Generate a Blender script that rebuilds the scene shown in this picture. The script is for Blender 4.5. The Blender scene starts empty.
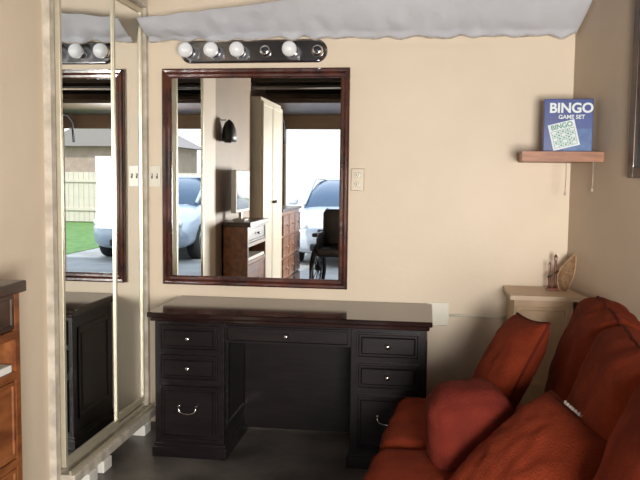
import bpy, bmesh, math, random
from mathutils import Vector, Matrix, noise
random.seed(4)
scene=bpy.context.scene
scene.view_settings.view_transform='Standard'
scene.view_settings.exposure=0.2
col=scene.collection
# ---------------------------------------------------------------- materials
def new_mat(name):
    m=bpy.data.materials.new(name); m.use_nodes=True
    nt=m.node_tree; b=nt.nodes['Principled BSDF']; return m,nt,b
def mat(name,c,rough=.5,metal=0.,c2=None,scale=6.,bump=0.,bscale=80.,coat=0.,stretch=None,emit=0.,detail=4,spec=.5,trans=0.,sheen=0.,lo=.35,hi=.65):
    m,nt,b=new_mat(name)
    b.inputs['Roughness'].default_value=rough
    b.inputs['Metallic'].default_value=metal
    b.inputs['Coat Weight'].default_value=coat
    b.inputs['Specular IOR Level'].default_value=spec
    b.inputs['Transmission Weight'].default_value=trans
    if sheen>0:
        b.inputs['Sheen Weight'].default_value=sheen; b.inputs['Sheen Tint'].default_value=(*[min(1,x*2.2) for x in c],1)
    b.inputs['Base Color'].default_value=(*c,1)
    if c2 is None: c2=tuple(x*.93 for x in c)
    tc=nt.nodes.new('ShaderNodeTexCoord'); mp=nt.nodes.new('ShaderNodeMapping')
    nt.links.new(tc.outputs['Object'],mp.inputs['Vector'])
    if stretch: mp.inputs['Scale'].default_value=stretch
    n=nt.nodes.new('ShaderNodeTexNoise'); n.inputs['Scale'].default_value=scale; n.inputs['Detail'].default_value=detail
    nt.links.new(mp.outputs[0],n.inputs['Vector'])
    r=nt.nodes.new('ShaderNodeValToRGB'); r.color_ramp.elements[0].color=(*c2,1); r.color_ramp.elements[1].color=(*c,1)
    r.color_ramp.elements[0].position=lo; r.color_ramp.elements[1].position=hi
    nt.links.new(n.outputs['Fac'],r.inputs['Fac']); nt.links.new(r.outputs['Color'],b.inputs['Base Color'])
    if bump>0:
        n2=nt.nodes.new('ShaderNodeTexNoise'); n2.inputs['Scale'].default_value=bscale; n2.inputs['Detail'].default_value=3
        nt.links.new(mp.outputs[0],n2.inputs['Vector'])
        bp=nt.nodes.new('ShaderNodeBump'); bp.inputs['Strength'].default_value=bump; bp.inputs['Distance'].default_value=.01
        nt.links.new(n2.outputs['Fac'],bp.inputs['Height']); nt.links.new(bp.outputs[0],b.inputs['Normal'])
    if emit>0:
        b.inputs['Emission Color'].default_value=(*c,1); b.inputs['Emission Strength'].default_value=emit
    return m
M={}
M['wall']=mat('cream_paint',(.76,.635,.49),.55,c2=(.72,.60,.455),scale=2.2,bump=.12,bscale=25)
M['wallr']=mat('cream_paint_shaded',(.50,.39,.29),.55,c2=(.46,.36,.265),scale=2.,bump=.12,bscale=25)  # same paint as the back wall, darkened to carry this side's shade
M['wallshade']=mat('backlit_wall_shade',(.34,.25,.175),.6,c2=(.30,.22,.155),scale=2.)  # darker tan holds the shade of walls lit from behind
M['floor']=mat('dark_concrete',(.20,.175,.155),.38,c2=(.060,.053,.048),scale=3.5,bump=.15,bscale=30,detail=8,lo=.3,hi=.72)
M['ceil']=mat('dark_ceiling',(.03,.028,.027),.8)
M['joist']=mat('dark_joist',(.055,.042,.034),.8,scale=10)
M['desk']=mat('espresso_wood',(.014,.009,.010),.30,c2=(.007,.005,.006),scale=5,stretch=(1,1,8),spec=.3,bump=.04,bscale=40)
M['desktop']=mat('espresso_top',(.028,.013,.011),.10,c2=(.012,.006,.006),scale=6,stretch=(.6,6,1),spec=.4)
M['frame']=mat('mahogany_frame',(.10,.026,.016),.2,c2=(.035,.011,.009),scale=9,coat=.7,bump=.1,bscale=30)
M['chrome']=mat('chrome',(.8,.8,.8),.12,1.)
M['steel']=mat('brushed_steel',(.38,.38,.40),.18,1.,scale=20)
M['gold']=mat('champagne_metal',(.66,.60,.46),.35,.5,scale=20)
M['mirror']=mat('mirror_glass',(.90,.92,.92),.0,1.,c2=(.89,.915,.915))
M['bulb']=mat('globe_bulb',(.92,.93,.95),.05,.1,coat=1.,spec=.8,emit=.08)  # faint emission added only to make the globes look whiter
M['socket']=mat('socket_dark',(.06,.06,.07),.3,.5)
M['red']=mat('rust_fabric',(.235,.036,.013),.95,c2=(.15,.022,.008),scale=7,bump=.6,bscale=160,sheen=.12,spec=.12)
M['red2']=mat('rust_fabric_dark',(.145,.020,.012),.95,c2=(.10,.014,.009),scale=7,bump=.6,bscale=160,sheen=.1,spec=.12)
M['pipe']=mat('rust_piping',(.10,.014,.008),.9,spec=.15)
M['stuffing']=mat('white_stuffing',(.75,.68,.62),.9,bump=.5,bscale=90)
M['cloth']=mat('white_sheet',(.90,.92,.98),.85,c2=(.86,.88,.95),scale=3,bump=.25,bscale=14)
M['hem']=mat('torn_hem',(.55,.48,.40),.9,c2=(.35,.3,.25),scale=30)
M['shelfwood']=mat('pine_stain',(.38,.14,.046),.45,c2=(.24,.08,.026),scale=8,stretch=(1,8,8))
M['orange']=mat('orange_wood',(.30,.105,.034),.35,c2=(.15,.046,.017),scale=6,stretch=(4,1,4),coat=.3)
M['dresser']=mat('tan_brown_wood',(.30,.15,.085),.4,c2=(.19,.085,.05),scale=6,stretch=(4,1,4),coat=.2)
M['darkwood']=mat('dark_brown_wood',(.075,.038,.024),.35,c2=(.035,.018,.012),scale=6,stretch=(4,1,4),coat=.2)
M['black']=mat('black_plastic',(.012,.012,.013),.4)
M['screen']=mat('screen_glass',(.02,.025,.03),.1,coat=1.)
M['white']=mat('white_paint',(.78,.76,.70),.5)
M['offwhite']=mat('dirty_white_paint',(.68,.62,.53),.6,c2=(.45,.40,.33),scale=14)
M['plate']=mat('ivory_plastic',(.80,.75,.63),.35)
M['plategrey']=mat('metal_plate',(.46,.39,.30),.35,.3)
M['slot']=mat('outlet_slot',(.07,.06,.05),.5)
M['blue']=mat('blue_card',(.012,.04,.25),.35,c2=(.010,.03,.19),scale=12,spec=.3)
M['bluelight']=mat('light_blue_print',(.07,.16,.38),.4,c2=(.02,.07,.27),scale=14,spec=.3)
M['print']=mat('white_print',(.72,.77,.80),.5)
M['green']=mat('green_print',(.04,.25,.15),.5)
M['carton']=mat('beige_board',(.58,.42,.27),.6,c2=(.50,.35,.22),scale=7)
M['cartontop']=mat('beige_top',(.64,.48,.33),.5)
M['redwood']=mat('red_lacquer_wood',(.20,.045,.022),.3,c2=(.08,.02,.012),scale=18,coat=.4)
M['wicker']=mat('wicker',(.52,.34,.20),.7,c2=(.36,.21,.11),scale=60,bump=.5)
M['canvas']=mat('muted_canvas',(.12,.13,.13),.3,c2=(.05,.06,.065),scale=4)
M['paper']=mat('paper',(.75,.74,.7),.6)
M['drive']=mat('concrete_drive',(.34,.33,.31),.8,c2=(.26,.25,.24),scale=2)
M['grass']=mat('lawn_grass',(.13,.23,.06),.9,c2=(.07,.16,.035),scale=6,bump=.6,bscale=60)
M['fence']=mat('fence_white',(.52,.46,.38),.6)
M['stucco']=mat('pale_stucco',(.66,.65,.65),.8)
M['shed']=mat('shed_siding',(.36,.28,.22),.8,c2=(.30,.23,.18),scale=5)
M['roof']=mat('roof_shingle',(.24,.21,.2),.9,scale=30)
M['carpaint']=mat('silver_car_paint',(.46,.50,.56),.28,.1,coat=.6)
M['carpaint2']=mat('pale_blue_car_paint',(.36,.43,.52),.28,.1,coat=.6)
M['glass']=mat('car_glass',(.04,.07,.12),.08,.0,coat=.3)
M['tyre']=mat('tyre_rubber',(.015,.015,.016),.8)
M['lamp']=mat('headlamp',(.7,.75,.8),.1,.3,coat=1.)
M['leaf']=mat('foliage',(.10,.22,.06),.8,c2=(.04,.11,.025),scale=8)
M['trunk']=mat('bark',(.12,.08,.05),.9)
M['fridge']=mat('cream_cabinet',(.66,.61,.50),.35)
# ---------------------------------------------------------------- helpers
OFF={}
def thing(name,label,cat,loc=(0,0,0),rotz=0.,group=None):
    e=bpy.data.objects.new(name,None); e.empty_display_size=.05
    e.location=loc; e.rotation_euler=(0,0,rotz); col.objects.link(e)
    e['label']=label; e['category']=cat
    if group: e['group']=group
    OFF[e.name]=Vector((0,0,0)); return e
def finish(bm,name,m,parent=None,c=(0,0,0),smooth=False,label=None,rot=None):
    me=bpy.data.meshes.new(name); 
    bmesh.ops.recalc_face_normals(bm,faces=bm.faces[:])
    bm.to_mesh(me); bm.free()
    if smooth:
        for p in me.polygons: p.use_smooth=True
    o=bpy.data.objects.new(name,me); me.materials.append(M[m] if isinstance(m,str) else m)
    col.objects.link(o); c=Vector(c)
    if parent is not None:
        o.parent=parent; o.location=c-OFF[parent.name]
    else: o.location=c
    if rot is not None: o.rotation_euler=rot
    OFF[o.name]=c
    if label: o['label']=label
    return o
def top(o,label,cat,group=None):
    o['label']=label; o['category']=cat
    if group: o['group']=group
    return o
def structure(o): o['kind']='structure'; return o
def bm_box(sx,sy,sz,bev=0.,seg=2):
    bm=bmesh.new(); bmesh.ops.create_cube(bm,size=1.)
    for v in bm.verts: v.co=Vector((v.co.x*sx,v.co.y*sy,v.co.z*sz))
    if bev>0: bmesh.ops.bevel(bm,geom=bm.edges[:],offset=bev,segments=seg,affect='EDGES',profile=.5)
    return bm
def box(name,x0,x1,y0,y1,z0,z1,m,parent=None,bev=0.,label=None):
    c=((x0+x1)/2,(y0+y1)/2,(z0+z1)/2)
    return finish(bm_box(abs(x1-x0),abs(y1-y0),abs(z1-z0),bev),name,m,parent,c,label=label)
def add_box(bm,x0,x1,y0,y1,z0,z1,bev=0.):
    b=bm_box(abs(x1-x0),abs(y1-y0),abs(z1-z0),bev)
    bmesh.ops.translate(b,verts=b.verts[:],vec=((x0+x1)/2,(y0+y1)/2,(z0+z1)/2))
    me=bpy.data.meshes.new('t'); b.to_mesh(me); b.free(); bm.from_mesh(me); bpy.data.meshes.remove(me)
def add_tube(bm,pts,r,seg=10,closed=False,caps=True):
    pts=[Vector(p) for p in pts]; n=len(pts); rings=[]
    rr=r if isinstance(r,(list,tuple)) else [r]*n
    prev=None
    for i,p in enumerate(pts):
        if closed: t=(pts[(i+1)%n]-pts[i-1])
        else: t=pts[min(i+1,n-1)]-pts[max(i-1,0)]
        t.normalize()
        if prev is None:
            a=Vector((0,0,1)) if abs(t.z)<.9 else Vector((1,0,0)); u=t.cross(a).normalized()
        else: u=(prev-t*prev.dot(t)).normalized()
        prev=u; w=t.cross(u)
        rings.append([bm.verts.new(p+(u*math.cos(2*math.pi*k/seg)+w*math.sin(2*math.pi*k/seg))*rr[i]) for k in range(seg)])
    m=n if closed else n-1
    for i in range(m):
        a,b=rings[i],rings[(i+1)%n]
        for k in range(seg): bm.faces.new((a[k],a[(k+1)%seg],b[(k+1)%seg],b[k]))
    if caps and not closed:
        bm.faces.new(rings[0]); bm.faces.new(rings[-1])
def tube(name,pts,r,m,parent=None,c=(0,0,0),seg=10,closed=False,label=None):
    bm=bmesh.new(); add_tube(bm,pts,r,seg,closed); return finish(bm,name,m,parent,c,True,label)
def lathe(profile,seg=24,axis='Z'):
    bm=bmesh.new(); rings=[]
    for r,h in profile:
        ring=[]
        for k in range(seg):
            a=2*math.pi*k/seg; x,y=math.cos(a)*max(r,1e-4),math.sin(a)*max(r,1e-4)
            if axis=='Z': co=(x,y,h)
            elif axis=='Y': co=(x,h,y)
            else: co=(h,x,y)
            ring.append(bm.verts.new(co))
        rings.append(ring)
    for a,b in zip(rings,rings[1:]):
        for k in range(seg): bm.faces.new((a[k],a[(k+1)%seg],b[(k+1)%seg],b[k]))
    bm.faces.new(rings[0]); bm.faces.new(rings[-1]); return bm
def panel_bm(w,h,t,steps):
    bm=bm_box(w,t,h)
    f=min(bm.faces,key=lambda f:f.calc_center_median().y)
    for ins,dep in steps:
        bmesh.ops.inset_region(bm,faces=[f],thickness=ins,depth=dep)
    return bm
def grid_cube(n):
    bm=bmesh.new(); bmesh.ops.create_cube(bm,size=2.)
    bmesh.ops.subdivide_edges(bm,edges=bm.edges[:],cuts=n,use_grid_fill=True); return bm
def deform(p,sx,sy,sz,r,puff,wr,seed,ppuff):
    hx,hy,hz=sx/2,sy/2,sz/2
    q=Vector((p.x*hx,p.y*hy,p.z*hz))
    c=Vector((max(-hx+r,min(hx-r,q.x)),max(-hy+r,min(hy-r,q.y)),max(-hz+r,min(hz-r,q.z))))
    d=q-c
    if d.length>1e-6: q=c+d.normalized()*r
    k=(1-p.x**2)*(1-p.y**2)
    q.z+=puff*k*(1 if p.z>0 else -.3)*min(1,abs(p.z)*1.2)
    k2=(1-p.z**2)
    q.x+=ppuff*k2*(1-p.y**2)*p.x; q.y+=ppuff*k2*(1-p.x**2)*p.y
    nn=noise.noise(q*9+Vector((seed,seed*2,0)))+.5*noise.noise(q*21+Vector((seed,0,3)))
    return q+q.normalized()*nn*wr
def cushion_bm(sx,sy,sz,r,puff,n=14,wr=.006,seed=0.,ppuff=0.):
    bm=grid_cube(n)
    for v in bm.verts: v.co=deform(v.co.copy(),sx,sy,sz,r,puff,wr,seed,ppuff)
    return bm
def seam_pts(zz,args,m=28):
    ps=[]
    for k in range(m): ps.append(Vector((-1+2*k/m,-1,zz)))
    for k in range(m): ps.append(Vector((1,-1+2*k/m,zz)))
    for k in range(m): ps.append(Vector((1-2*k/m,1,zz)))
    for k in range(m): ps.append(Vector((-1,1-2*k/m,zz)))
    return [deform(p,*args) for p in ps]
def pillow_bm(w,h,t,seed=0.,n=30,wr=.010):
    bm=bmesh.new(); g={}
    for s in (1,-1):
        for i in range(n+1):
            for j in range(n+1):
                u=-1+2*i/n; v=-1+2*j/n
                if s==-1 and (i in(0,n) or j in(0,n)): g[(s,i,j)]=g[(1,i,j)]; continue
                k=((1-u**4)*(1-v**4))**.5
                k2=((1-u*u)*(1-v*v))**.5
                z=s*t/2*(.55*k+.45*k2)
                x=u*w/2*(1-.06*(1-v*v)); y=v*h/2*(1-.06*(1-u*u))
                z+=wr*k2*s*(noise.noise(Vector((x*11,y*11,seed)))+.7*noise.noise(Vector((x*26,y*26,seed+5))))
                g[(s,i,j)]=bm.verts.new((x,y,z))
    for s in (1,-1):
        for i in range(n):
            for j in range(n):
                q=[g[(s,i,j)],g[(s,i+1,j)],g[(s,i+1,j+1)],g[(s,i,j+1)]]
                bm.faces.new(q if s==1 else q[::-1])
    return bm
def pillow_piping(w,h,m=24):
    pts=[]
    def P(u,v): return (u*w/2*(1-.06*(1-v*v)),v*h/2*(1-.06*(1-u*u)),0)
    for k in range(m): pts.append(P(-1+2*k/m,-1))
    for k in range(m): pts.append(P(1,-1+2*k/m))
    for k in range(m): pts.append(P(1-2*k/m,1))
    for k in range(m): pts.append(P(-1,1-2*k/m))
    return pts
def text_mesh(name,s,size,m,parent,c,rot=(math.pi/2,0,0),ext=.0008,bold=0.):
    cu=bpy.data.curves.new(name,'FONT'); cu.body=s; cu.size=size; cu.extrude=ext; cu.align_x='CENTER'; cu.align_y='CENTER'; cu.offset=bold
    t=bpy.data.objects.new(name+'_tmp',cu); col.objects.link(t); bpy.context.view_layer.update()
    dg=bpy.context.evaluated_depsgraph_get(); me=bpy.data.meshes.new_from_object(t.evaluated_get(dg))
    bpy.data.objects.remove(t); me.materials.clear(); me.materials.append(M[m])
    o=bpy.data.objects.new(name,me); col.objects.link(o); o.parent=parent; o.location=Vector(c)-OFF[parent.name]; o.rotation_euler=rot
    OFF[o.name]=Vector(c); return o
# ---------------------------------------------------------------- dimensions
XL=-1.645; XR=.76; FL=.25; DE=6.3; CH=2.66
def wr(d): return XR+FL*d
# ---------------------------------------------------------------- room
structure(box('floor',-2.4,2.5,-DE,.12,-.1,0,'floor'))
structure(box('wall_back',XL-.15,XR+.2,0,.12,0,CH,'wall'))
structure(box('wall_left',XL-.12,XL,-1.63,0,0,CH,'wall'))
structure(box('wall_left_shaded',XL-.12,XL,-2.85,-1.63,0,CH,'wallshade'))  # continues the cream wall; its shade is put into the colour
structure(box('wall_left_recess',-2.27,-2.15,-DE,-2.85,0,CH,'wallshade'))
structure(box('wall_left_return',-2.27,XL-.12,-2.85,-2.75,0,CH,'wallshade'))
bm=bmesh.new()
v=[bm.verts.new(p) for p in [(XR,0,0),(wr(DE),-DE,0),(wr(DE)+.12,-DE,0),(XR+.12,0,0)]]
f=bm.faces.new(v); e=bmesh.ops.extrude_face_region(bm,geom=[f])
bmesh.ops.translate(bm,verts=[x for x in e['geom'] if isinstance(x,bmesh.types.BMVert)],vec=(0,0,CH))
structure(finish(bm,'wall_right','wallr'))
structure(box('ceiling',-2.4,2.6,-DE-.1,.12,CH,CH+.1,'ceil'))
bm=bmesh.new()
add_box(bm,-2.27,-1.95,-DE-.12,-DE,0,CH); add_box(bm,2.0,2.5,-DE-.12,-DE,0,CH); add_box(bm,-1.95,2.0,-DE-.12,-DE,2.10,CH)
structure(finish(bm,'wall_front','wallshade'))
for i in range(9):
    y=-.75-i*.62
    structure(box('trim_%d'%(i+1),-2.1 if y<-2.85 else XL,wr(-y)-.01,y-.045,y,CH-.14,CH,'joist'))
# garage door tracks + raised door
tr=thing('garage_door','raised sectional garage door panel hanging under the dark ceiling','garage door',(0,-5.0,2.3))
box('door_panel',-1.9,1.75,-1.2,.55,-.02,.02,'darkwood',tr)
for x in (-1.95,1.78):
    tube('track',[(x,-1.25,-.4),(x,-1.2,-.12),(x,-1.05,-.03),(x,1.3,.02)],.018,'steel',tr)
for x in (-1.95,1.78):
    tube('hanger',[(x,.9,.02),(x,.9,.34)],.012,'steel',tr)
tube('torsion_bar',[(-1.95,1.2,.08),(1.78,1.2,.08)],.02,'steel',tr)
# corner trim beside closet
structure(box('trim_11',XL,-1.60,-.035,-.0005,0,2.4,'offwhite'))
structure(box('trim_12',XL,-1.612,-1.165,-1.125,0,2.42,'offwhite'))
structure(box('trim_13',XL,-1.59,-1.125,-.035,2.40,2.46,'offwhite'))
# ---------------------------------------------------------------- closet doors
def mirror_door(y0,y1,x,label):
    t=thing('mirror_door',label,'closet door',(x,(y0+y1)/2,.135),group='mirrored sliding closet doors')
    h=2.26; L=abs(y1-y0)/2; fw=.022
    bm=bmesh.new()
    add_box(bm,-.012,.012,-L,-L+fw,0,h,.002); add_box(bm,-.012,.012,L-fw,L,0,h,.002)
    add_box(bm,-.012,.012,-L+fw,L-fw,0,.035,.002); add_box(bm,-.012,.012,-L+fw,L-fw,h-.03,h,.002)
    finish(bm,'door_frame','gold',t)
    bm=bm_box(.006,2*L-2*fw,h-.065); finish(bm,'mirror_panel','mirror',t,(0,0,(h+.005)/2))
    return t
mirror_door(-1.12,-.505,-1.602,'mirrored sliding closet door with thin champagne metal frame, nearer the room')
mirror_door(-.54,-.045,-1.629,'mirrored sliding closet door with thin champagne metal frame, against the wall corner')
t=thing('closet_rail','worn off-white closet floor rail raised on small blocks','rail',(-1.6,-.58,.06))
box('rail_board',-.04,.055,-.55,.54,.0,.045,'offwhite',t,.004)
box('track_lip',.03,.04,-.55,.54,.045,.065,'gold',t)
box('track_lip',-.03,-.022,-.55,.54,.045,.06,'gold',t)
for y in (-.95,-.78,-.22):
    o=box('support_block',-1.635,-1.535,y-.05,y+.05,0,.06,'white',None,.006)
    top(o,'small white painted block supporting the closet rail','block','closet rail support blocks')
# ---------------------------------------------------------------- wall mirror
x0,x1,z0,z1=-1.51,-.436,.829,2.060
t=thing('wall_mirror','large rectangular wall mirror in a glossy dark mahogany frame','mirror',((x0+x1)/2,0,z0))
cx=(x0+x1)/2; W=(x1-x0)/2; H=z1-z0; fw=.052
prof=[(0,0),(0,-.03),(.008,-.038),(.02,-.036),(.032,-.026),(.044,-.024),(fw,-.014),(fw,0)]
bm=bmesh.new(); rings=[]
for sx,sz,bx,bz in ((1,1,-W,0),(-1,1,W,0),(-1,-1,W,H),(1,-1,-W,H)):
    rings.append([bm.verts.new((bx+sx*a,y,bz+sz*a)) for a,y in prof])
for i in range(4):
    a,b=rings[i],rings[(i+1)%4]
    for k in range(len(prof)): bm.faces.new((a[k],a[(k+1)%len(prof)],b[(k+1)%len(prof)],b[k]))
finish(bm,'mirror_frame','frame',t)
box('mirror_glass',-W+fw-.004,W-fw+.004,-.013,-.003,fw-.004,H-fw+.004,'mirror',t)
# ---------------------------------------------------------------- vanity light bar
x0,x1,z0,z1=-1.405,-.565,2.090,2.218
t=thing('vanity_light','chrome vanity light bar with globe bulbs above the mirror','light fixture',((x0+x1)/2,0,(z0+z1)/2))
L=(x1-x0)/2; R=(z1-z0)/2
bm=bmesh.new(); out=[]
for rad,y in ((R,0),(R,-.018),(R-.012,-.03)):
    ring=[]
    for k in range(32):
        a=math.pi*2*k/32; sx=1 if math.cos(a)>=0 else -1
        ring.append(bm.verts.new((sx*(L-R)+rad*math.cos(a),y,rad*math.sin(a))))
    out.append(ring)
for a,b in zip(out,out[1:]):
    for k in range(32): bm.faces.new((a[k],a[(k+1)%32],b[(k+1)%32],b[k]))
bm.faces.new(out[0]); bm.faces.new(out[-1])
finish(bm,'back_plate','steel',t)
for i in range(6):
    sx=-L+.053+i*(2*L-.106)/5
    finish(lathe([(.03,-.028),(.034,-.04),(.026,-.052),(.022,-.055)],20,'Y'),'socket','chrome',t,(sx,0,0),True)
    if i in (0,1,2,4):
        pr=[(.014,-.05),(.018,-.065)]+[(.042*math.sin(a),-.098+.042*math.cos(a)) for a in [math.radians(v) for v in range(30,180,12)]]+[(.0005,-.14)]
        finish(lathe(pr,24,'Y'),'bulb','bulb',t,(sx,0,0),True,label='white round globe bulb')
    else:
        finish(lathe([(.017,-.0555),(.017,-.0565),(.003,-.0567)],16,'Y'),'socket_hole','socket',t,(sx,0,0),True)
# ---------------------------------------------------------------- wall plates
def outlet(cx,cz,w,h,m,label,kind):
    t=thing('wall_'+kind,label,kind,(cx,0,cz))
    finish(bm_box(w,.008,h,.003),'cover_plate',m,t,(0,-.004,0))
    if kind=='outlet':
        for s in (-1,1):
            finish(lathe([(.017,-.0075),(.017,-.0105),(.014,-.0115)],20,'Y'),'receptacle','plate',t,(0,0,s*.026),True)
            bm=bmesh.new(); add_box(bm,-.008,-.005,-.013,-.0115,s*.026-.004,s*.026+.007); add_box(bm,.005,.008,-.013,-.0115,s*.026-.004,s*.026+.007)
            add_box(bm,-.002,.002,-.013,-.0115,s*.026-.011,s*.026-.007)
            finish(bm,'slot','slot',t)
    elif kind=='switch':
        for s in (-.015,.015):
            finish(bm_box(.010,.004,.028,.001),'toggle_slot','slot',t,(s,-.008,0))
            finish(bm_box(.007,.014,.011,.002),'toggle','plate',t,(s,-.014,.006))
    return t
outlet(-1.565,1.452,.068,.125,'plate','ivory double switch plate beside the mirror','switch')
outlet(-.388,1.445,.074,.125,'plategrey','metal outlet cover plate to one side of the mirror','outlet')
t=outlet(.072,.705,.125,.13,'plate','blank ivory junction cover plate above the desk end','junction')
o=tube('cable_raceway',[(.135,-.008,.70),(.3,-.008,.70),(.75,-.008,.695)],.007,'plate',None); top(o,'thin painted cable raceway running along the wall','cable')
# ---------------------------------------------------------------- desk
dx0,dx1=-1.405,.04; dw=dx1-dx0; dcx=(dx0+dx1)/2; yf=-.575; yb=-.03
t=thing('desk','black espresso double-pedestal writing desk with seven drawers','desk',(dcx,-.3,0))
def L_(x): return x-dcx
def LY(y): return y+.3
bm=bmesh.new()
add_box(bm,L_(dx0),L_(dx1),LY(yf-.012),LY(yb+.02),.735,.762,.006)
add_box(bm,L_(dx0)+.014,L_(dx1)-.014,LY(yf),LY(yb+.012),.715,.737,.006)
finish(bm,'desktop','desktop',t,label='glossy dark desktop with moulded edge')
px=[(dx0+.03,dx0+.395),(dx1-.40,dx1-.03)]
fy=yf+.03
for k,(a,b) in enumerate(px):
    bm=bmesh.new(); add_box(bm,L_(a),L_(b),LY(fy),LY(yb),.06,.716,.002)
    p=finish(bm,'pedestal','desk',t)
    for side in (-1,1):
        sx=a if side<0 else b
        pb=panel_bm(.40,.50,.008,[(.03,.0),(.012,-.005),(.02,.004)])
        bmesh.ops.rotate(pb,verts=pb.verts[:],cent=(0,0,0),matrix=Matrix.Rotation(-math.pi/2 if side<0 else math.pi/2,3,'Z'))
        finish(pb,'side_panel','desk',t,(L_(sx)+side*.003,LY((fy+yb)/2),.40))
    bm=bmesh.new()
    add_box(bm,L_(a)-.014,L_(b)+.014,LY(fy)-.014,LY(yb),0,.055,.004); add_box(bm,L_(a)-.008,L_(b)+.008,LY(fy)-.008,LY(yb),.05,.075,.005)
    finish(bm,'base_moulding','desk',t)
    for zt,zb,kind in ((.695,.565,'k'),(.54,.41,'k'),(.378,.095,'h')):
        h=zt-zb; w=b-a-.06
        d=finish(panel_bm(w,h,.018,[(.012,.0),(.006,-.006),(.012,.0),(.008,.005),(.002,.0015)]),'drawer','desk',t,(L_((a+b)/2),LY(fy)-.009,(zt+zb)/2))
        cy=LY(fy)-.018
        if kind=='k' :
            finish(lathe([(.006,.0),(.005,-.010),(.012,-.014),(.013,-.019),(.008,-.024),(.001,-.025)],16,'Y'),'knob','chrome',d,(L_((a+b)/2),cy,(zt+zb)/2),True,'silver round knob')
        else:
            bm=bmesh.new(); pts=[(-.045,-.014,.012)]
            for q in range(-8,9): 
                u=q/8; pts.append((u*.045,-.022,-.012-.014*(1-u*u) if abs(u)<1 else .0))
            pts.append((.045,-.014,.012))
            add_tube(bm,pts,.0035,8)
            for s in (-1,1): add_tube(bm,[(s*.045,0,.012),(s*.045,-.016,.012)],.007,10)
            finish(bm,'bail_handle','chrome',d,(L_((a+b)/2),cy,(zt+zb)/2+.03),True,'silver curved bail handle')
a,b=px[0][1],px[1][0]
d=finish(panel_bm(b-a-.02,.082,.018,[(.010,.0),(.005,-.005)]),'drawer','desk',t,(L_((a+b)/2),LY(fy)-.002,.66),label='wide shallow centre drawer')
finish(lathe([(.006,.0),(.005,-.010),(.012,-.014),(.013,-.019),(.008,-.024),(.001,-.025)],16,'Y'),'knob','chrome',d,(L_((a+b)/2),LY(fy)-.010,.66),True,'silver round knob')
box('apron',L_(a),L_(b),LY(fy+.012),LY(fy+.4),.612,.714,'desk',t)
box('modesty_panel',L_(a),L_(b),LY(-.10),LY(-.08),.03,.70,'desk',t)
# ---------------------------------------------------------------- couch
CR=-.085
t=thing('couch','long rust-red upholstered couch with loose cushions along the wall','couch',(.30,-1.86,0),CR)
def softpart(name,c,dims,m,r,puff,seed,wrn=.007,rot=None,seam=None,n=18):
    args=(dims[0],dims[1],dims[2],r,puff,wrn,seed,0.)
    o=finish(cushion_bm(dims[0],dims[1],dims[2],r,puff,n,wrn,seed),name,m,t,c,True,rot=rot)
    if seam:
        for zz in seam:
            s=tube('seam_piping',seam_pts(zz,args),.0055,'pipe',o,c,6,True); s.location=(0,0,0)
    return o
softpart('base_frame',(-.015,-.01,.175),(.91,2.22,.23),'red',.03,0,0)
softpart('couch_back',(.45,-.01,.50),(.19,2.22,.60),'red2',.06,0,0)
ys=[(.42,1.11),(-.30,.40),(-1.08,-.32)]
for i,(a,b) in enumerate(ys):
    softpart('seat_cushion',(-.085,(a+b)/2,.355),(.85,b-a,.16),'red',.055,.035,i+1.,seam=(.62,-.62))
for i,(a,b) in enumerate([(.38,1.05),(-.32,.40),(-1.06,-.34)]):
    softpart('back_cushion',(.325,(a+b)/2,.69),(.54,b-a+.02,.22),'red',.085,.05,i*3.+7,.016,(0,math.radians(-72),0),seam=(.5,))
for x in (-.4,.4):
    for y in (-1.05,1.02):
        finish(lathe([(.02,0),(.03,.07)],14),'foot','darkwood',t,(x,y,0),True)
def pillow(name,w,h,th,loc,rotm,m,label,seed,tear=False,grp=None):
    o=finish(pillow_bm(w,h,th,seed),name,m,None,loc,True)
    o.rotation_euler=rotm.to_euler()
    top(o,label,'cushion',grp)
    p=tube('piping',pillow_piping(w,h),.005,'pipe',o,loc,8,True)
    p.location=(0,0,0)
    if tear:
        bm=bmesh.new()
        def ey(u): return h/2*(1-.06*(1-(2*u/w)**2))+.004
        for k in range(9):
            u=-.14+k*.018+random.uniform(-.004,.004)
            add_tube(bm,[(u,ey(u)-.002,.006),(u+.010,ey(u+.010)+.002,.012),(u+.018,ey(u+.018)-.002,.006)],[.002,.006,.002],8)
        q=finish(bm,'exposed_stuffing','stuffing',o,loc,True,'white stuffing showing through a torn seam'); q.location=(0,0,0)
    return o
def orient(nx,ny,nz,roll=0.):
    n=Vector((nx,ny,nz)).normalized(); up=Vector((0,0,1)); x=up.cross(n).normalized(); y=n.cross(x)
    m=Matrix((x,y,n)).transposed()
    return m@Matrix.Rotation(roll,3,'Z')
pillow('cushion',.46,.50,.17,(.335,-1.10,.665),orient(-.88,-.10,.46,.1),'red','rust-red square cushion leaning on the couch back near the desk',1.,grp='loose couch cushions')
pillow('cushion',.50,.48,.20,(.325,-2.04,.585),orient(-.60,-.26,.72,-.12),'red','rust-red square cushion with a torn white seam',4.,True,grp='loose couch cushions')
args=(.28,.26,.30,.075,.02,.008,3.,.012)
o=finish(cushion_bm(.28,.26,.30,.075,.02,18,.008,3.,.012),'small_cushion','red2',None,(.165,-1.62,.575),True); o.rotation_euler=(0,math.radians(-6),.12); top(o,'small plump darker red cushion on the couch seat','cushion','loose couch cushions')
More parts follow.
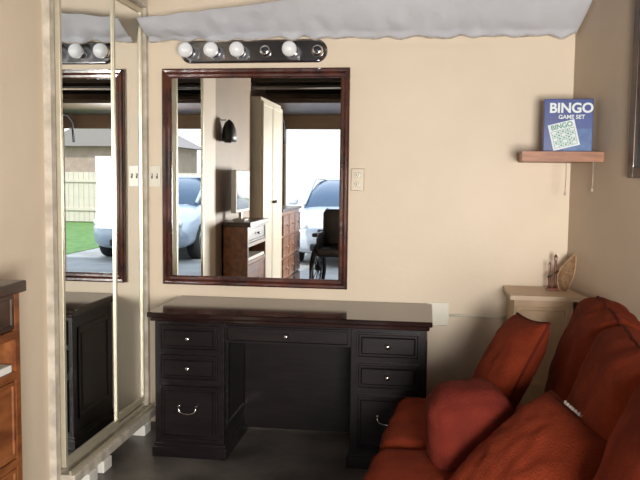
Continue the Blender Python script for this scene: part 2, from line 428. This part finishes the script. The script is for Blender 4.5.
# ---------------------------------------------------------------- corner side table + items
t=thing('corner_cabinet','small beige cabinet in the room corner behind the couch','cabinet',(.585,-.2,0))
box('cabinet_body',-.14,.15,-.17,.17,0,.855,'carton',t,.004)
bm=bmesh.new()
v=[bm.verts.new(p) for p in [(-.16,.19,.855),(.165,.19,.855),(.22,-.19,.855),(-.16,-.19,.855)]]
f=bm.faces.new(v); e=bmesh.ops.extrude_face_region(bm,geom=[f]); bmesh.ops.translate(bm,verts=[x for x in e['geom'] if isinstance(x,bmesh.types.BMVert)],vec=(0,0,.022))
finish(bm,'cabinet_top','cartontop',t)
finish(panel_bm(.25,.40,.012,[(.02,0),(.008,-.004)]),'cabinet_door','carton',t,(.0,-.175,.62))
t=thing('wooden_figurine','slender red-brown wooden figurine with two posts and a dark crosspiece','figurine',(.665,-.15,.877))
finish(bm_box(.07,.05,.014,.003),'base','redwood',t,(0,0,.007))
finish(lathe([(.011,.012),(.007,.03),(.010,.06),(.006,.09),(.009,.12),(.006,.15),(.010,.175),(.004,.19)],14),'post','redwood',t,(.012,0,0),True)
finish(lathe([(.008,.012),(.005,.03),(.008,.06),(.004,.10),(.006,.135),(.003,.15)],14),'post','redwood',t,(-.018,0,0),True)
tube('crosspiece',[(-.03,-.008,.07),(.0,-.012,.085),(.028,-.008,.105)],.006,'darkwood',t)
t=thing('woven_fan','curved light wicker fan leaning against the side wall','ornament',(.735,-.17,.877))
def cxk(h): return -.03+.085*h*h
def wk(h): return .036*math.sin(math.pi*min(1,h*.88+.10))+.004
bm=bmesh.new(); rows=[]
for k in range(15):
    h=k/14
    rows.append([bm.verts.new((cxk(h)*.6+s*wk(h),.008*math.cos(s*2),h*.19)) for s in (-1,-.5,0,.5,1)])
for a,b in zip(rows,rows[1:]):
    for k in range(4): bm.faces.new((a[k],a[k+1],b[k+1],b[k]))
bmesh.ops.solidify(bm,geom=bm.faces[:],thickness=.004)
finish(bm,'fan_blade','wicker',t,(0,0,0),True)
rim=[(cxk(k/14)*.6-wk(k/14),-.003,k/14*.19) for k in range(15)]+[(cxk(k/14)*.6+wk(k/14),-.003,k/14*.19) for k in range(14,-1,-1)]
tube('fan_rim',rim,.0035,'wicker',t,closed=True)
# ---------------------------------------------------------------- shelf + game box
SD=.38; SX=.485
t=thing('wall_shelf','small orange-stained wooden shelf in the wall corner','shelf',(SX,0,1.548))
bm=bmesh.new()
v=[bm.verts.new(p) for p in [(0,-.001,0),(XR-SX-.001,-.001,0),(wr(SD)-SX-.002,-SD,0),(-.025,-SD,0)]]
f=bm.faces.new(v); e=bmesh.ops.extrude_face_region(bm,geom=[f]); bmesh.ops.translate(bm,verts=[x for x in e['geom'] if isinstance(x,bmesh.types.BMVert)],vec=(0,0,.05))
bmesh.ops.bevel(bm,geom=bm.edges[:],offset=.003,segments=2,affect='EDGES')
finish(bm,'shelf_board','shelfwood',t)
for x,l in ((.20,.15),(.33,.13)):
    tube('cord',[(x,-.31,.002),(x+.001,-.31,-l*.5),(x-.001,-.31,-l)],.0022,'hem',t)
    finish(lathe([(.002,.0),(.006,-.004),(.006,-.014),(.001,-.018)],10),'cord_end','hem',t,(x-.001,-.31,-l),True)
t=thing('game_box','blue boxed bingo game standing upright on the shelf','board game',(.690,-.28,1.5985),-.06)
w,h,dp=.235,.262,.055
box('carton',-w/2,w/2,-dp/2,dp/2,0,h,'blue',t,.002)
F=-dp/2-.0005
box('printed_panel',-.02,w/2-.004,F-.0006,F,.004,.115,'bluelight',t)
text_mesh('title','BINGO',.067,'print',t,(.012,F-.001,h-.047),bold=.002)
text_mesh('subtitle','GAME SET',.028,'print',t,(.015,F-.001,h-.09),bold=.0006)
card=finish(bm_box(.13,.0015,.13),'printed_card','print',t,(-.020,F-.002,.083),rot=(0,math.radians(-14),0))
bm=bmesh.new()
for k in range(6):
    add_box(bm,-.055,.055,-.0016,-.0008,-.055+k*.0165-.001,-.055+k*.0165+.001); add_box(bm,-.055+k*.022-.001,-.055+k*.022+.001,-.0016,-.0008,-.055,.0275)
for i in range(5):
    for j in range(5):
        if (i*3+j*2)%4!=0: add_box(bm,-.055+i*.022+.006,-.055+i*.022+.016,-.0016,-.0008,-.055+j*.0165+.005,-.055+j*.0165+.012)
g=finish(bm,'card_grid','green',card,(-.015,F-.002,.078)); g.location=(0,0,0)
tx=text_mesh('card_title','BINGO',.034,'green',card,(-.015,F-.002,.078),bold=.0008); tx.location=(0,-.0015,.046)
# ---------------------------------------------------------------- picture on right wall
ang=math.atan(FL)
t=thing('framed_picture','dark wooden framed picture hanging on the side wall','picture',(wr(1.06),-1.06,1.95),ang)
bm=bmesh.new()
add_box(bm,-.03,-.002,-.42,-.37,-.48,.48,.004);add_box(bm,-.03,-.002,.37,.42,-.48,.48,.004);add_box(bm,-.03,-.002,-.37,.37,-.48,-.43,.004);add_box(bm,-.03,-.002,-.37,.37,.43,.48,.004)
finish(bm,'picture_frame','darkwood',t)
box('picture_sheet',-.012,-.003,-.37,.37,-.43,.43,'canvas',t)
# ---------------------------------------------------------------- ceiling cloth
bm=bmesh.new(); nx,ny=140,22; g={}
for i in range(nx+1):
    u=i/nx
    df=.25
    for j in range(ny+1):
        vv=j/ny; d=.04+(df-.04)*vv
        xl=-1.575; xr=wr(d)-.012
        x=xl+(xr-xl)*u
        rise=.070+.115*min(1,u*1.9)
        z=2.232+rise*(vv**1.05)+.012*noise.noise(Vector((x*3.2,d*4,1)))*(1+vv)+.008*noise.noise(Vector((x*11,d*12,2)))
        z-=.014*math.sin(math.pi*vv)*(.6+.8*noise.noise(Vector((x*2.5,0,9))))
        if j<=2: z-=(.014,.011,.004)[j]*(1.+.5*math.sin(x*31)+.9*noise.noise(Vector((x*12,0,4))))
        z+=.005*math.sin(x*52+d*8)*(1-vv)
        g[i,j]=bm.verts.new((x,-d,z))
for i in range(nx):
    for j in range(ny): bm.faces.new((g[i,j],g[i+1,j],g[i+1,j+1],g[i,j+1]))
hem=[g[i,0].co.copy()+Vector((0,.001,-.002)) for i in range(nx+1)]
bmesh.ops.solidify(bm,geom=bm.faces[:],thickness=.004)
o=finish(bm,'ceiling_cloth','cloth',None,(0,0,0),True); top(o,'white sagging fabric sheet stretched under the ceiling','fabric sheet')
h=tube('frayed_hem',hem,[.003+.006*abs(noise.noise(Vector((k*.9,0,0)))) for k in range(nx+1)],'hem',o,(0,0,0),6)
# ---------------------------------------------------------------- left chest with paper, monitor, cap
t=thing('chest','dark-topped brown wooden chest with open shelf beside the closet','chest',(-1.53,-2.16,0))
hw=.105; hl=.36
box('chest_top',-hw,hw+.025,-hl-.01,hl+.01,1.045,1.085,'darkwood',t,.005)
bm=bmesh.new()
add_box(bm,-hw,hw,-hl,-hl+.03,0,1.045); add_box(bm,-hw,hw,hl-.03,hl,0,1.045); add_box(bm,-hw,-hw+.01,-hl,hl,0,1.045)
for z in (.0,.42,.735,.88): add_box(bm,-hw,hw,-hl+.03,hl-.03,z,z+.03)
finish(bm,'chest_body','orange',t)
def side_drawer(zb,zt,m):
    pb=panel_bm(2*hl-.065,zt-zb,.02,[(.02,0),(.006,-.005)]); bmesh.ops.rotate(pb,verts=pb.verts[:],cent=(0,0,0),matrix=Matrix.Rotation(math.pi/2,3,'Z'))
    d=finish(pb,'drawer',m,t,(hw-.012,0,(zb+zt)/2))
    finish(lathe([(.006,.0),(.012,.014),(.008,.022),(.001,.023)],14,'X'),'knob','steel',d,(hw,0,(zb+zt)/2),True)
side_drawer(.915,1.04,'darkwood'); side_drawer(.035,.415,'orange'); side_drawer(.455,.73,'orange')
o=box('paper_stack',-1.60,-1.43,-2.46,-1.85,.766,.792,'paper',None,.002); top(o,'stack of white papers on the open chest shelf','papers')
t=thing('monitor','small flat monitor with pale frame on the chest','monitor',(-1.545,-2.05,1.085))
box('monitor_stand',-.05,.05,-.07,.07,0,.015,'white',t,.003); box('monitor_neck',-.012,.012,-.02,.02,.015,.08,'white',t)
box('monitor_case',-.022,.022,-.24,.24,.07,.42,'white',t,.008); box('monitor_screen',.0222,.0235,-.215,.215,.095,.395,'screen',t)
t=thing('hanging_cap','dark cap hanging from a wall hook','cap',(XL,-1.80,1.80))
finish(lathe([(.004,.0),(.004,.03),(.009,.035)],10,'X'),'hook','steel',t,(0,0,.10),True)
bm=lathe([(.10,-.1),(.102,-.06),(.09,0),(.06,.045),(.02,.07),(.001,.075)],20); 
for v in bm.verts: v.co.x=v.co.x*.55+.065
finish(bm,'crown','black',t,(0,0,.03),True)
bm=bmesh.new(); add_box(bm,.04,.10,-.07,.07,-.13,-.122,.003); finish(bm,'brim','black',t,(0,0,.05))
# ---------------------------------------------------------------- tall cream cabinet (seen in mirror)
t=thing('tall_cabinet','tall cream two-door storage cabinet','cabinet',(-1.83,-3.42,0))
box('cabinet_body',-.3,.27,-.5,.5,0,2.2,'fridge',t,.005)
for y in (-.245,.245):
    pb=panel_bm(.48,2.12,.02,[(.04,0),(.01,-.005)]); bmesh.ops.rotate(pb,verts=pb.verts[:],cent=(0,0,0),matrix=Matrix.Rotation(math.pi/2,3,'Z'))
    d=finish(pb,'cabinet_door','fridge',t,(.281,y,1.1))
    finish(lathe([(.006,.0),(.017,.016),(.014,.028),(.001,.03)],14,'X'),'knob','black',d,(.291,y*.2,1.2),True)
# ---------------------------------------------------------------- dresser (seen in mirror)
t=thing('dresser','brown wooden dresser with rows of small drawers','dresser',(-1.83,-4.75,0))
box('dresser_body',-.28,.24,-.6,.6,.04,1.06,'dresser',t,.004); box('dresser_top',-.3,.27,-.62,.62,1.06,1.09,'darkwood',t,.005)
for r in range(4):
    for c_ in range(3):
        pb=panel_bm(.37,.22,.02,[(.02,0),(.006,-.005)]); bmesh.ops.rotate(pb,verts=pb.verts[:],cent=(0,0,0),matrix=Matrix.Rotation(math.pi/2,3,'Z'))
        d=finish(pb,'drawer','dresser',t,(.25,-.39+c_*.39,.17+r*.245))
        finish(lathe([(.006,.0),(.014,.014),(.008,.022),(.001,.023)],12,'X'),'knob','chrome',d,(.26,-.39+c_*.39,.17+r*.245),True)
# ---------------------------------------------------------------- wheelchair (seen in mirror)
t=thing('wheelchair','bulky black folding wheelchair with large spoked wheels and padded armrests','wheelchair',(-1.10,-5.25,0),.15)
def ring(r,n=28): return [(0,r*math.cos(2*math.pi*k/n),r*math.sin(2*math.pi*k/n)) for k in range(n)]
for s in (-1,1):
    bm=bmesh.new(); add_tube(bm,ring(.285),.026,8,True); add_tube(bm,[(s*.03,y,z) for _,y,z in ring(.25)],.010,6,True)
    for k in range(12):
        a=2*math.pi*k/12; add_tube(bm,[(0,0,0),(0,.27*math.cos(a),.27*math.sin(a))],.005,5)
    add_tube(bm,[(-.03,0,0),(.03,0,0)],.04,10)
    finish(bm,'rear_wheel','tyre',t,(s*.27,-.12,.311),True)
    bm=bmesh.new(); add_tube(bm,ring(.07,16),.02,8,True); add_tube(bm,[(0,0,0),(0,0,.16)],.01,8)
    finish(bm,'caster_wheel','tyre',t,(s*.22,.32,.09),True)
    tube('side_frame',[(s*.22,-.2,.2),(s*.22,-.22,1.0),(s*.22,-.35,1.04)],.018,'black',t)
    tube('side_rail',[(s*.22,-.2,.5),(s*.22,.2,.5),(s*.22,.36,.3),(s*.2,.45,.12)],.017,'black',t)
    finish(bm_box(.08,.36,.05,.018),'armrest','black',t,(s*.23,.0,.74))
    finish(bm_box(.012,.34,.20,.004),'side_guard','black',t,(s*.21,-.01,.61))
    finish(bm_box(.13,.12,.02,.004),'footrest','black',t,(s*.11,.46,.12))
finish(cushion_bm(.42,.44,.11,.04,.01,8,.001,1.),'padded_seat','black',t,(0,0,.53),True)
finish(cushion_bm(.44,.08,.50,.035,.0,8,.001,1.),'backrest','black',t,(0,-.22,.80),True)
# ---------------------------------------------------------------- outside
structure(box('ground_driveway',-7,3.3,-45,-DE-.12,-.12,-.02,'drive'))
structure(box('ground_lawn',3.3,30,-45,-DE-.12,-.12,-.01,'grass'))
structure(box('ground_yard',-30,-7,-45,-DE-.12,-.12,-.01,'grass'))
def car(name,label,x,y,paint):
    t=thing(name,label,'car',(x,y,-.02))
    def loft(st,n,ex,name,m,zc=None):
        bm=bmesh.new(); rings=[]
        for yy,hw,zt,zb in st:
            ring=[]
            for k in range(n):
                a=2*math.pi*k/n; c,s=math.cos(a),math.sin(a)
                ring.append(bm.verts.new((hw*math.copysign(abs(c)**(2/ex),c),-yy,(zt+zb)/2+(zt-zb)/2*math.copysign(abs(s)**(2/ex),s))))
            rings.append(ring)
        for a,b in zip(rings,rings[1:]):
            for k in range(n): bm.faces.new((a[k],a[(k+1)%n],b[(k+1)%n],b[k]))
        bm.faces.new(rings[0]); bm.faces.new(rings[-1])
        return finish(bm,name,m,t,(0,0,0),True)
    loft([(0,.62,.60,.30),(.05,.74,.68,.24),(.2,.84,.78,.2),(.6,.89,.88,.2),(1.2,.91,.98,.2),(2.4,.92,1.0,.2),(3.7,.92,1.03,.2),(4.3,.86,1.0,.24),(4.55,.7,.9,.34)],28,4.2,'car_body',paint)
    loft([(1.05,.74,.97,.7),(1.5,.73,1.24,.7),(1.95,.68,1.42,.7),(2.5,.66,1.45,.7),(3.2,.66,1.42,.7),(3.95,.72,1.04,.7)],28,4.5,'windows','glass')
    loft([(1.98,.66,1.44,1.41),(2.1,.66,1.46,1.40),(2.5,.65,1.475,1.40),(3.1,.65,1.455,1.38),(3.3,.64,1.42,1.36)],24,3.,'roof',paint)
    for s in (-1,1):
        finish(cushion_bm(.30,.16,.13,.05,.0,6,0,0),'headlight','lamp',t,(s*.62,-.10,.66),True)
        finish(cushion_bm(.17,.10,.12,.045,.0,6,0,0),'side_mirror',paint,t,(s*.98,-1.45,1.02),True)
        tube('pillar',[(s*.72,-1.08,.98),(s*.66,-1.98,1.43)],.03,paint,t)
        for yy in (.85,3.55):
            bm=lathe([(.2,-.1),(.31,-.1),(.33,-.06),(.33,.06),(.31,.1),(.2,.1)],28,'X'); w_=finish(bm,'wheel','tyre',t,(s*.80,-yy,.33),True)
            finish(lathe([(.19,-.02),(.2,.0),(.05,.03),(.001,.03)],16,'X'),'hubcap','steel',w_,(s*.80+s*.09,-yy,.33),True)
    box('grille',-.33,.33,-.02,.04,.48,.62,'black',t,.02); box('lower_intake',-.45,.45,-.03,.06,.27,.38,'black',t,.02)
    box('badge',-.05,.05,.035,.05,.54,.58,'chrome',t,.004)
car('parked_car','white sedan parked nose-in on the driveway outside',-1.42,-8.2,'carpaint')
car('parked_car','pale blue-grey sedan parked beside the lawn',1.62,-8.2,'carpaint2')
t=thing('board_fence','pale board fence at the far side of the lawn','fence',(6,-18,0))
bm=bmesh.new()
for k in range(80): add_box(bm,-3+k*.16,-3+k*.16+.15,-.012,.012,.02,1.5)
finish(bm,'boards','fence',t); box('fence_rail',-3,9.8,.012,.05,.35,.43,'fence',t); box('fence_rail',-3,9.8,.012,.05,1.2,1.28,'fence',t)
def house(name,label,cat,x,y,hx,hy,hz,rz,wm,wins,door=False):
    t=thing(name,label,cat,(x,y,0))
    box('house_wall',-hx,hx,-hy,hy,-.02,hz,wm,t)
    bm=bmesh.new(); vs=[bm.verts.new(p) for p in [(-hx-.3,hy+.3,hz),(hx+.3,hy+.3,hz),(hx+.3,-hy-.3,hz),(-hx-.3,-hy-.3,hz),(0,hy+.3,hz+rz),(0,-hy-.3,hz+rz)]]
    for idx in ((0,4,5,3),(1,2,5,4),(0,1,4),(3,5,2),(0,3,2,1)): bm.faces.new([vs[i] for i in idx])
    finish(bm,'house_roof','roof',t)
    for xx in wins:
        box('window_frame',xx-.7,xx+.7,hy,hy+.05,1.0,2.1,'white',t); box('window_pane',xx-.62,xx+.62,hy+.05,hy+.07,1.08,2.02,'glass',t)
    if door: box('house_door',-.45,.45,hy,hy+.05,0,2.0,'white',t)
house('neighbour_house','large pale stucco building standing beyond the driveway','building',-5,-26,7.5,3,4.6,1.8,'stucco',(-6,-3,5.2))
house('garden_shed','tan wooden garden shed with gabled roof','shed',6.6,-20.5,1.9,1.5,2.3,1.1,'shed',(),True)
def tree(x,y,h):
    t=thing('tree','leafy green tree standing beyond the lawn','tree',(x,y,0))
    tube('trunk',[(0,0,0),(.05,0,h*.3),(0,.05,h*.6)],[.12,.09,.05],'trunk',t)
    bm=bmesh.new(); bmesh.ops.create_icosphere(bm,subdivisions=4,radius=1.)
    for v in bm.verts:
        n=noise.noise(v.co*2.2+Vector((x,0,0)))*.45+noise.noise(v.co*7)*.18
        v.co*=1+n; v.co=Vector((v.co.x*h*.28,v.co.y*h*.28,v.co.z*h*.3))
    finish(bm,'crown','leaf',t,(0,0,h*.72),True)
tree(11.2,-22.5,3.6)
# ---------------------------------------------------------------- softbox fill light added behind the camera, not part of the room
t=thing('added_softbox','added out-of-view fill light, square softbox on a tripod stand','added light',(.62,-5.6,0))
for k in range(3):
    a=2*math.pi*k/3+.3; tube('tripod_leg',[(0,0,.45),(.38*math.cos(a),.38*math.sin(a),.012)],.011,'black',t)
tube('stand_pole',[(0,0,.3),(0,0,1.2)],.014,'black',t)
bm=bmesh.new()
r1=[bm.verts.new(p) for p in [(-.45,.18,-.45),(.45,.18,-.45),(.45,.18,.45),(-.45,.18,.45)]]; r2=[bm.verts.new(p) for p in [(-.09,-.14,-.09),(.09,-.14,-.09),(.09,-.14,.09),(-.09,-.14,.09)]]
for k in range(4): bm.faces.new((r1[k],r1[(k+1)%4],r2[(k+1)%4],r2[k]))
bm.faces.new(r2)
finish(bm,'softbox_hood','black',t,(0,0,1.2))
ld=bpy.data.lights.new('added_fill_light','AREA'); ld.shape='RECTANGLE'; ld.size=.88; ld.size_y=.88; ld.energy=215; ld.color=(1.,.96,.90)
lo=bpy.data.objects.new('added_fill_light',ld); col.objects.link(lo); lo.parent=t; lo.location=(0,.19,1.2)
lo.rotation_euler=(math.radians(95),0,math.radians(8))
# ---------------------------------------------------------------- sky and sun
w=bpy.data.worlds.new('sky'); scene.world=w; w.use_nodes=True; nt=w.node_tree; bg=nt.nodes['Background']
tc=nt.nodes.new('ShaderNodeTexCoord'); sp=nt.nodes.new('ShaderNodeSeparateXYZ'); rp=nt.nodes.new('ShaderNodeValToRGB')
nt.links.new(tc.outputs['Generated'],sp.inputs[0]); nt.links.new(sp.outputs['Z'],rp.inputs['Fac']); nt.links.new(rp.outputs[0],bg.inputs['Color'])
rp.color_ramp.elements[0].position=0.; rp.color_ramp.elements[0].color=(1,.99,.97,1); rp.color_ramp.elements[1].position=.7; rp.color_ramp.elements[1].color=(.66,.80,1,1)
bg.inputs['Strength'].default_value=2.3
sd=bpy.data.lights.new('sun','SUN'); sd.energy=4.; sd.angle=.01; sd.color=(1,.95,.86)
so=bpy.data.objects.new('sun',sd); col.objects.link(so); so.rotation_euler=(math.radians(-40),math.radians(-12),0)
# ---------------------------------------------------------------- camera
f,yaw,pit,roll,Hc,D=784.14,.1352,.0815,.0116,1.464,4.3828
Fv=Vector((-math.sin(yaw)*math.cos(pit),math.cos(yaw)*math.cos(pit),-math.sin(pit)))
Rv=Vector((math.cos(yaw),math.sin(yaw),0)); Uv=Rv.cross(Fv)
R2=Rv*math.cos(roll)+Uv*math.sin(roll); U2=Uv*math.cos(roll)-Rv*math.sin(roll)
cd=bpy.data.cameras.new('camera'); cam=bpy.data.objects.new('camera',cd); col.objects.link(cam)
cd.sensor_width=36; cd.lens=f*36/640; cd.clip_start=.02
m3=Matrix((R2,U2,-Fv)).transposed(); cam.matrix_world=Matrix.Translation((0,-D,Hc))@m3.to_4x4()
scene.camera=cam
